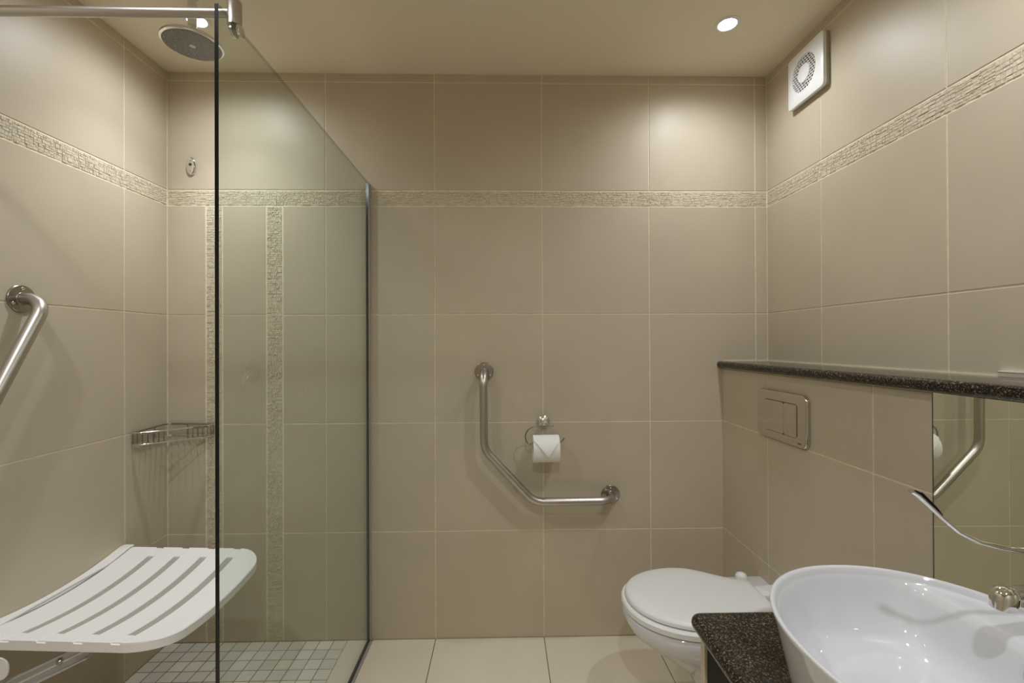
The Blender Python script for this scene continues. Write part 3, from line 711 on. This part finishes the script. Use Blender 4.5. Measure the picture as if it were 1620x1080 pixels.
for da, dz, fl in ((0.0085, 0.004, None), (0.0100, 0.009, None), (0.0108, 0.0115, 0.20), (0.0114, 0.0130, 0.150), (0.0122, 0.0142, 0.134), (0.0142, 0.0185, 0.125), (0.0185, 0.032, 0.119), (0.026, 0.055, 0.113), (0.036, 0.080, 0.107), (0.047, 0.096, 0.100), (0.062, 0.106, 0.090), (0.085, 0.1125, 0.082)):
    rings.append(sup(bcx, bcy, RA-da, RB-da*1.1, RZT-dz, flat=fl))
rings.append(sup(bcx-0.012, bcy, 0.075, 0.08, RZT-0.1150)); rings.append(sup(bcx-0.014, bcy, 0.024, 0.024, RZT-0.1175))
t = thing('wash_basin', 'large round white vessel basin standing on the granite counter', 'basin', (bcx, bcy, CZ))
bm = new(); loft(bm, rings); make('basin_bowl', bm, 'porcelain', t, 60)
make('drain', lathe(new(), (bcx-0.014, bcy, RZT-0.1174), (0, 0, 1), [(0.023, 0.0002), (0.023, 0.002), (0.019, 0.0035), (0.0, 0.004)], 28), 'chrome', t, 40)
make('overflow_ring', lathe(new(), (bcx+0.112, bcy+0.0, RZT-0.045), (-1, 0, 0.18), [(0.0125, 0), (0.0125, 0.002), (0.009, 0.003), (0.0085, 0.001), (0.0, 0.001)], 24), 'satin', t, 40)

# ------------------------------------------------------------------ tap
tx, ty, tz_ = 0.797, 0.615, RZT-0.0118
t = thing('basin_tap', 'chrome mixer tap with long curved elbow lever over the basin', 'tap', (tx, ty, tz_))
make('tap_body', lathe(new(), (tx, ty, tz_), (0, 0, 1), [(0.027, 0.0004), (0.027, 0.005), (0.023, 0.009), (0.0225, 0.105), (0.024, 0.112), (0.024, 0.128), (0.018, 0.137), (0.0, 0.139)], 32), 'chrome', t, 40)
sp = []
path = [(tx-0.015, ty, 0.878), (0.752, ty, 0.8765), (0.722, ty, 0.8745), (0.708, ty, 0.8725), (0.696, ty, 0.868)]
make('spout', tube(new(), path, [0.0150, 0.0125, 0.0105, 0.0112, 0.012], 20), 'steel', t, 60)
make('aerator', lathe(new(), (0.698, ty, 0.884), (-0.12, 0, -1), [(0.0, 0.0), (0.009, 0.0012), (0.0138, 0.006), (0.0156, 0.013), (0.0156, 0.021), (0.0146, 0.0215), (0.0146, 0.030), (0.012, 0.0305), (0.0, 0.0295)], 28), 'chrome', t, 40)
lv = [(tx, ty, 0.9275), (0.745, ty, 0.932), (0.715, ty, 0.934), (0.688, ty, 0.9385), (0.660, ty, 0.946), (0.632, ty, 0.960), (0.608, ty, 0.980), (0.589, ty, 0.998), (0.573, ty, 1.0125), (0.5645, ty, 1.0175)]
wd = [0.010, 0.0062, 0.0052, 0.0046, 0.0040, 0.0034, 0.0036, 0.0050, 0.0066, 0.0050]
th_ = [0.0055, 0.0045, 0.0040, 0.0036, 0.0034, 0.0028, 0.0024, 0.0028, 0.0034, 0.0026]
rings = []
for i, p in enumerate(lv):
    p = Vector(p); q = Vector(lv[min(i+1, len(lv)-1)])-Vector(lv[max(i-1, 0)]); q.normalize(); nn = Vector((q.z, 0, -q.x)).normalized()
    rings.append([p+Vector((0, 1, 0))*math.cos(2*PI*k/14)*wd[i]+nn*math.sin(2*PI*k/14)*th_[i] for k in range(14)])
bm = new(); loft(bm, rings); lvo = make('lever', bm, 'chrome', t, 60)
make('lever_pad', tube(new(), [(0.6080, ty-0.0012, 0.9840), (0.5985, ty-0.0015, 0.9940), (0.587, ty-0.0022, 1.0035), (0.576, ty-0.0022, 1.0132), (0.5680, ty-0.0018, 1.0172)], [0.0006, 0.0018, 0.0030, 0.0037, 0.0024], 10, sx=1.3), 'black', lvo, 60, label='black tip pad')
